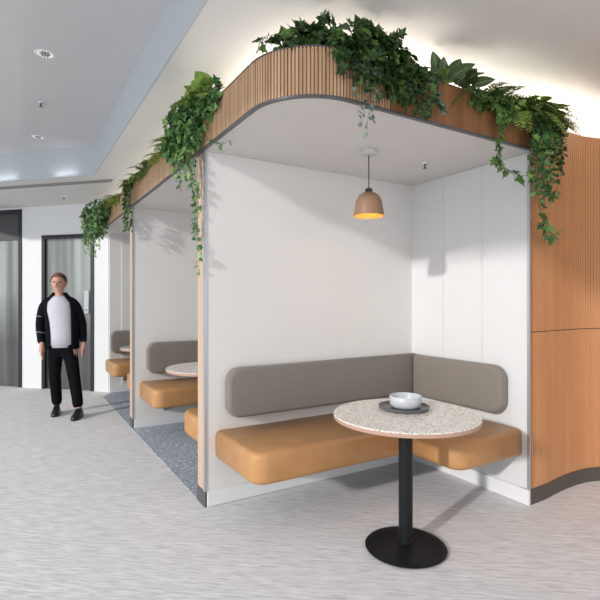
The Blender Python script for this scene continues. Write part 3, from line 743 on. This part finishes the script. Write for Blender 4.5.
# farthest canopy
def b(fb, sb, r, o):
    for c, rad, n in (((-.10, 3.55, 2.50), (.13, .28, .12), 130), ((-.16, 3.9, 2.42), (.14, .3, .16), 150), ((-.12, 3.7, 2.28), (.10, .25, .12), 70)):
        clump(fb, r, c, rad, n, .062, out=OUTX)
    for q in range(16):
        y = r.uniform(3.15, 4.15); z = r.uniform(1.95, 2.3); x = r.uniform(-.28, -.1)
        vine(fb, sb, r, [(.03, y, 2.56), (x, y, 2.57), (x-.04, y, 2.40), (x-.02, y+.02, z)], .056, .028, taper=.8)
plant('ivy', 'ivy draping off the farthest canopy beside the glass door', 'plant', (.04, 3.7, ZS), M['ivy_mid'], b, 71, G)
def b(fb, sb, r, o):
    for q in range(30):
        a = r.uniform(PI*.45, PI*1.55)
        frond(fb, sb, r, (.0, r.uniform(2.6, 3.3), ZS), (math.cos(a)*.8, math.sin(a), r.uniform(.3, 1.0)), r.uniform(.16, .28), .05, 1.9)
plant('fern', 'light green fern on top of the farthest canopy', 'plant', (.04, 2.95, ZS), M['fern'], b, 72, G)

# ---------------------------------------------------------------- person walking towards us
def skin(name, chains, m, parent, root=0, sub=2):
    """chains: lists of (x, y, z, rx[, ry]); a chain whose first item is an int starts at that vertex"""
    V, E, Rd = [], [], []
    for ch in chains:
        prev = None
        for it in ch:
            if isinstance(it, int): prev = it; continue
            V.append(it[:3]); Rd.append((it[3], it[4] if len(it) > 4 else it[3]))
            if prev is not None: E.append((prev, len(V)-1))
            prev = len(V)-1
    me = bpy.data.meshes.new(name); me.from_pydata(V, E, []); o = bpy.data.objects.new(name, me); C.objects.link(o)
    md = o.modifiers.new('skin', 'SKIN'); md.use_smooth_shade = True
    if not me.skin_vertices: me.attributes  # created with the modifier
    bmm = bmesh.new(); bmm.from_mesh(me); lay = bmm.verts.layers.skin.verify(); bmm.verts.ensure_lookup_table()
    for i, v in enumerate(bmm.verts): v[lay].radius = Rd[i]; v[lay].use_root = (i == root)
    bmm.to_mesh(me); bmm.free()
    o.modifiers.new('sub', 'SUBSURF').levels = sub; o.modifiers['sub'].render_levels = sub
    dg = bpy.context.evaluated_depsgraph_get(); ev = o.evaluated_get(dg)
    m2 = bpy.data.meshes.new_from_object(ev); m2.name = name; o.modifiers.clear(); o.data = m2
    for p in m2.polygons: p.use_smooth = True
    m2.materials.clear(); m2.materials.append(m)
    o.parent = parent; return o
M['skin'] = mat('skin', (.62, .33, .25), .55); M['jacket'] = mat('jacket_cloth', (.008, .009, .012), .9, spec=.1); M['trouser'] = mat('trouser_cloth', (.006, .006, .008), .9, spec=.1)
M['blouse'] = mat('blouse_cloth', (.62, .62, .68), .8); M['shoe'] = mat('shoe_leather', (.012, .012, .014), .3); M['hair'] = mat('hair', (.16, .075, .045), .6)
M['band'] = mat('pale_band', (.45, .46, .48), .6); M['eye'] = mat('eye_dark', (.03, .02, .02), .3); M['lips'] = mat('lips', (.50, .17, .15), .5)
pr = thing('person', 'person in open black jacket, white top and black trousers walking', 'person', (-.527, 3.305, 0), math.radians(-18))
def ring_ellipse(cx, cy, rx, ry, a): return cx+rx*math.sin(a), cy-ry*math.cos(a)
# body: pelvis, spine, neck, head, arms with fingers, legs
B = [[(-.05, 0, .88, .13, .10), (-.055, 0, 1.02, .105, .08), (-.07, .0, 1.20, .115, .07), (-.08, .005, 1.325, .09, .055), (-.085, -.01, 1.42, .047), (-.088, -.02, 1.47, .050), (-.09, -.03, 1.535, .075, .088), (-.09, -.025, 1.60, .078, .092), (-.09, -.015, 1.645, .052, .062)],
     [3, (-.235, .005, 1.325, .042), (-.30, .02, 1.08, .038), (-.265, -.05, .86, .030), (-.258, -.065, .80, .036, .020), (-.256, -.07, .755, .034, .016)],
     [3, (.075, .005, 1.325, .042), (.155, .05, 1.08, .038), (.175, .01, .86, .030), (.178, .0, .80, .036, .020), (.180, -.004, .755, .034, .016)],
     [0, (-.135, 0, .80, .085), (-.135, -.01, .47, .055), (-.125, .06, .12, .038), (-.125, .04, .05, .035)],
     [0, (.035, 0, .80, .085), (.095, -.10, .46, .055), (.16, -.18, .12, .038), (.17, -.20, .05, .035)]]
n0 = sum(len([i for i in c if not isinstance(i, int)]) for c in B)
ia = 9+4; ib = 9+5+4                            # palm ends
for side, ip, px, py in ((-1, ia, -.256, -.07), (1, ib, .180, -.004)):
    for j, (dx, ln) in enumerate(((-.026, .055), (-.009, .068), (.009, .064), (.026, .05))):
        B.append([ip, (px+dx*.3+.002, py-.024+j*.016-.002, .735, .0095), (px+.006*-side, py-.028+j*.018-.006, .735-ln*.55, .009), (px+.014*-side, py-.026+j*.018-.012, .735-ln, .0075)])
    B.append([ip-1, (px+.004*-side, py-.045, .775, .011), (px+.010*-side, py-.058, .735, .009)])
skin('body', B, M['skin'], pr)
bm = bmesh.new(); bmesh.ops.create_uvsphere(bm, u_segments=8, v_segments=6, radius=1, matrix=Matrix.Translation((-.09, -.122, 1.548)) @ Matrix.Diagonal((.013, .022, .022, 1)))
mesh_obj('nose', bm, M['skin'], pr, True)
for sx in (-.03, .03):
    bm = bmesh.new(); bmesh.ops.create_uvsphere(bm, u_segments=10, v_segments=8, radius=1, matrix=Matrix.Translation((-.09+sx, -.106, 1.572)) @ Matrix.Diagonal((.013, .012, .007, 1)))
    mesh_obj('eye', bm, M['eye'], pr, True)
    bm = bmesh.new(); bmesh.ops.create_uvsphere(bm, u_segments=8, v_segments=8, radius=1, matrix=Matrix.Translation((-.09+sx*2.55, -.02, 1.56)) @ Matrix.Diagonal((.009, .018, .028, 1)))
    mesh_obj('ear', bm, M['skin'], pr, True)
bm = bmesh.new(); bmesh.ops.create_uvsphere(bm, u_segments=10, v_segments=6, radius=1, matrix=Matrix.Translation((-.09, -.110, 1.512)) @ Matrix.Diagonal((.024, .010, .007, 1)))
mesh_obj('mouth', bm, M['lips'], pr, True)
# hair: cap over crown and back, gathered behind
bm = bmesh.new(); bmesh.ops.create_uvsphere(bm, u_segments=24, v_segments=16, radius=1, matrix=Matrix.Translation((-.09, -.008, 1.585)) @ Matrix.Diagonal((.090, .108, .102, 1)))
dele = [v for v in bm.verts if (v.co.y < -.055 and v.co.z < 1.625) or (v.co.y < .01 and v.co.z < 1.56) or v.co.z < 1.50]
bmesh.ops.delete(bm, geom=dele, context='VERTS'); bmesh.ops.solidify(bm, geom=bm.faces[:], thickness=.008)
bmesh.ops.create_uvsphere(bm, u_segments=12, v_segments=8, radius=1, matrix=Matrix.Translation((-.09, .115, 1.57)) @ Matrix.Diagonal((.036, .034, .042, 1)))
mesh_obj('hair', bm, M['hair'], pr, True)
def loft(rings, gap0, gap1, seg=28):
    """open shell round the torso: each ring (cx, cy, rx, ry, z, half gap angle at the front)"""
    bm = bmesh.new(); Rr = []
    for cx, cy, rx, ry, z, g in rings:
        Rr.append([bm.verts.new((*ring_ellipse(cx, cy, rx, ry, g+(2*PI-2*g)*i/seg), z)) for i in range(seg+1)])
    for A, Bq in zip(Rr, Rr[1:]):
        for i in range(seg): bm.faces.new([A[i], A[i+1], Bq[i+1], Bq[i]])
    bmesh.ops.remove_doubles(bm, verts=bm.verts, dist=1e-5); bmesh.ops.recalc_face_normals(bm, faces=bm.faces)
    bmesh.ops.solidify(bm, geom=bm.faces[:], thickness=.010); return bm
bm = loft([(-.05, 0, .150, .115, .80, 0), (-.052, 0, .150, .118, .95, 0), (-.06, -.005, .150, .115, 1.10, 0), (-.075, -.008, .162, .118, 1.24, 0), (-.08, -.005, .150, .105, 1.33, 0), (-.083, -.005, .095, .080, 1.385, 0), (-.085, -.008, .062, .062, 1.41, 0)], 0, 0)
mesh_obj('top', bm, M['blouse'], pr, True)['label'] = 'white top'
J = [(-.05, .005, .185, .135, .78, .70), (-.052, .005, .182, .135, .95, .72), (-.06, 0, .178, .132, 1.10, .78), (-.075, 0, .190, .135, 1.24, .80), (-.08, 0, .178, .120, 1.335, .80), (-.083, .004, .120, .095, 1.395, .75), (-.085, .010, .076, .080, 1.45, .7)]
jk = mesh_obj('jacket', loft(J, 0, 0), M['jacket'], pr, True)
for ch in ([(-.13, .005, 1.365, .050), (-.20, .002, 1.352, .062), (-.262, .005, 1.29, .062), (-.305, .022, 1.08, .052), (-.285, -.02, .95, .047), (-.266, -.048, .84, .043)],
           [(-.03, .005, 1.365, .050), (.04, .002, 1.352, .062), (.10, .005, 1.29, .062), (.158, .052, 1.08, .052), (.17, .025, .95, .047), (.176, .01, .84, .043)]):
    sl = skin('sleeve', [ch], M['jacket'], jk)
    if ch[0][0] < 0:
        for (x, y, z) in ((-.292, .017, 1.17), (-.290, -.010, .985)):
            bmb = lathe([(.054, -.006), (.0565, 0), (.054, .006), (.048, 0), (.054, -.006)], 24); bmb.transform(Matrix.Translation((x, y, z)) @ Matrix.Rotation(.18, 4, 'Y')); mesh_obj('sleeve_band', bmb, M['band'], jk, True)
skin('trousers', [[(-.05, 0, .90, .140, .112), (-.05, 0, .84, .145, .115)], [1, (-.130, 0, .74, .090), (-.135, -.01, .47, .072), (-.128, .045, .20, .064), (-.125, .055, .09, .062)], [1, (.035, -.01, .74, .090), (.095, -.10, .46, .072), (.148, -.165, .20, .064), (.16, -.185, .09, .062)]], M['trouser'], pr)
for x, y, yaw in ((-.125, .04, .1), (.17, -.20, -.1)):
    ol = [(-.036, .06), (-.040, .0), (-.046, -.08), (-.040, -.15), (-.018, -.185), (.018, -.185), (.040, -.15), (.046, -.08), (.040, 0), (.036, .06), (.018, .085), (-.018, .085)]
    bm = bmesh.new(); lv = []
    for z, k_, dy in ((0, 1, 0), (.02, 1.03, 0), (.045, .95, .0), (.075, .72, .018), (.105, .55, .03)):
        lv.append([bm.verts.new((a*k_, (c if z < .06 else max(c, -.10+z*.3))*k_+dy*.5, z)) for a, c in ol])
    for A, Bq in zip(lv, lv[1:]):
        for i in range(12): bm.faces.new([A[i], A[(i+1) % 12], Bq[(i+1) % 12], Bq[i]])
    bm.faces.new(lv[0][::-1]); bm.faces.new(lv[-1]); bmesh.ops.recalc_face_normals(bm, faces=bm.faces)
    bm.transform(Matrix.Translation((x, y, 0)) @ Matrix.Rotation(yaw, 4, 'Z')); mesh_obj('shoe', bm, M['shoe'], pr, True)
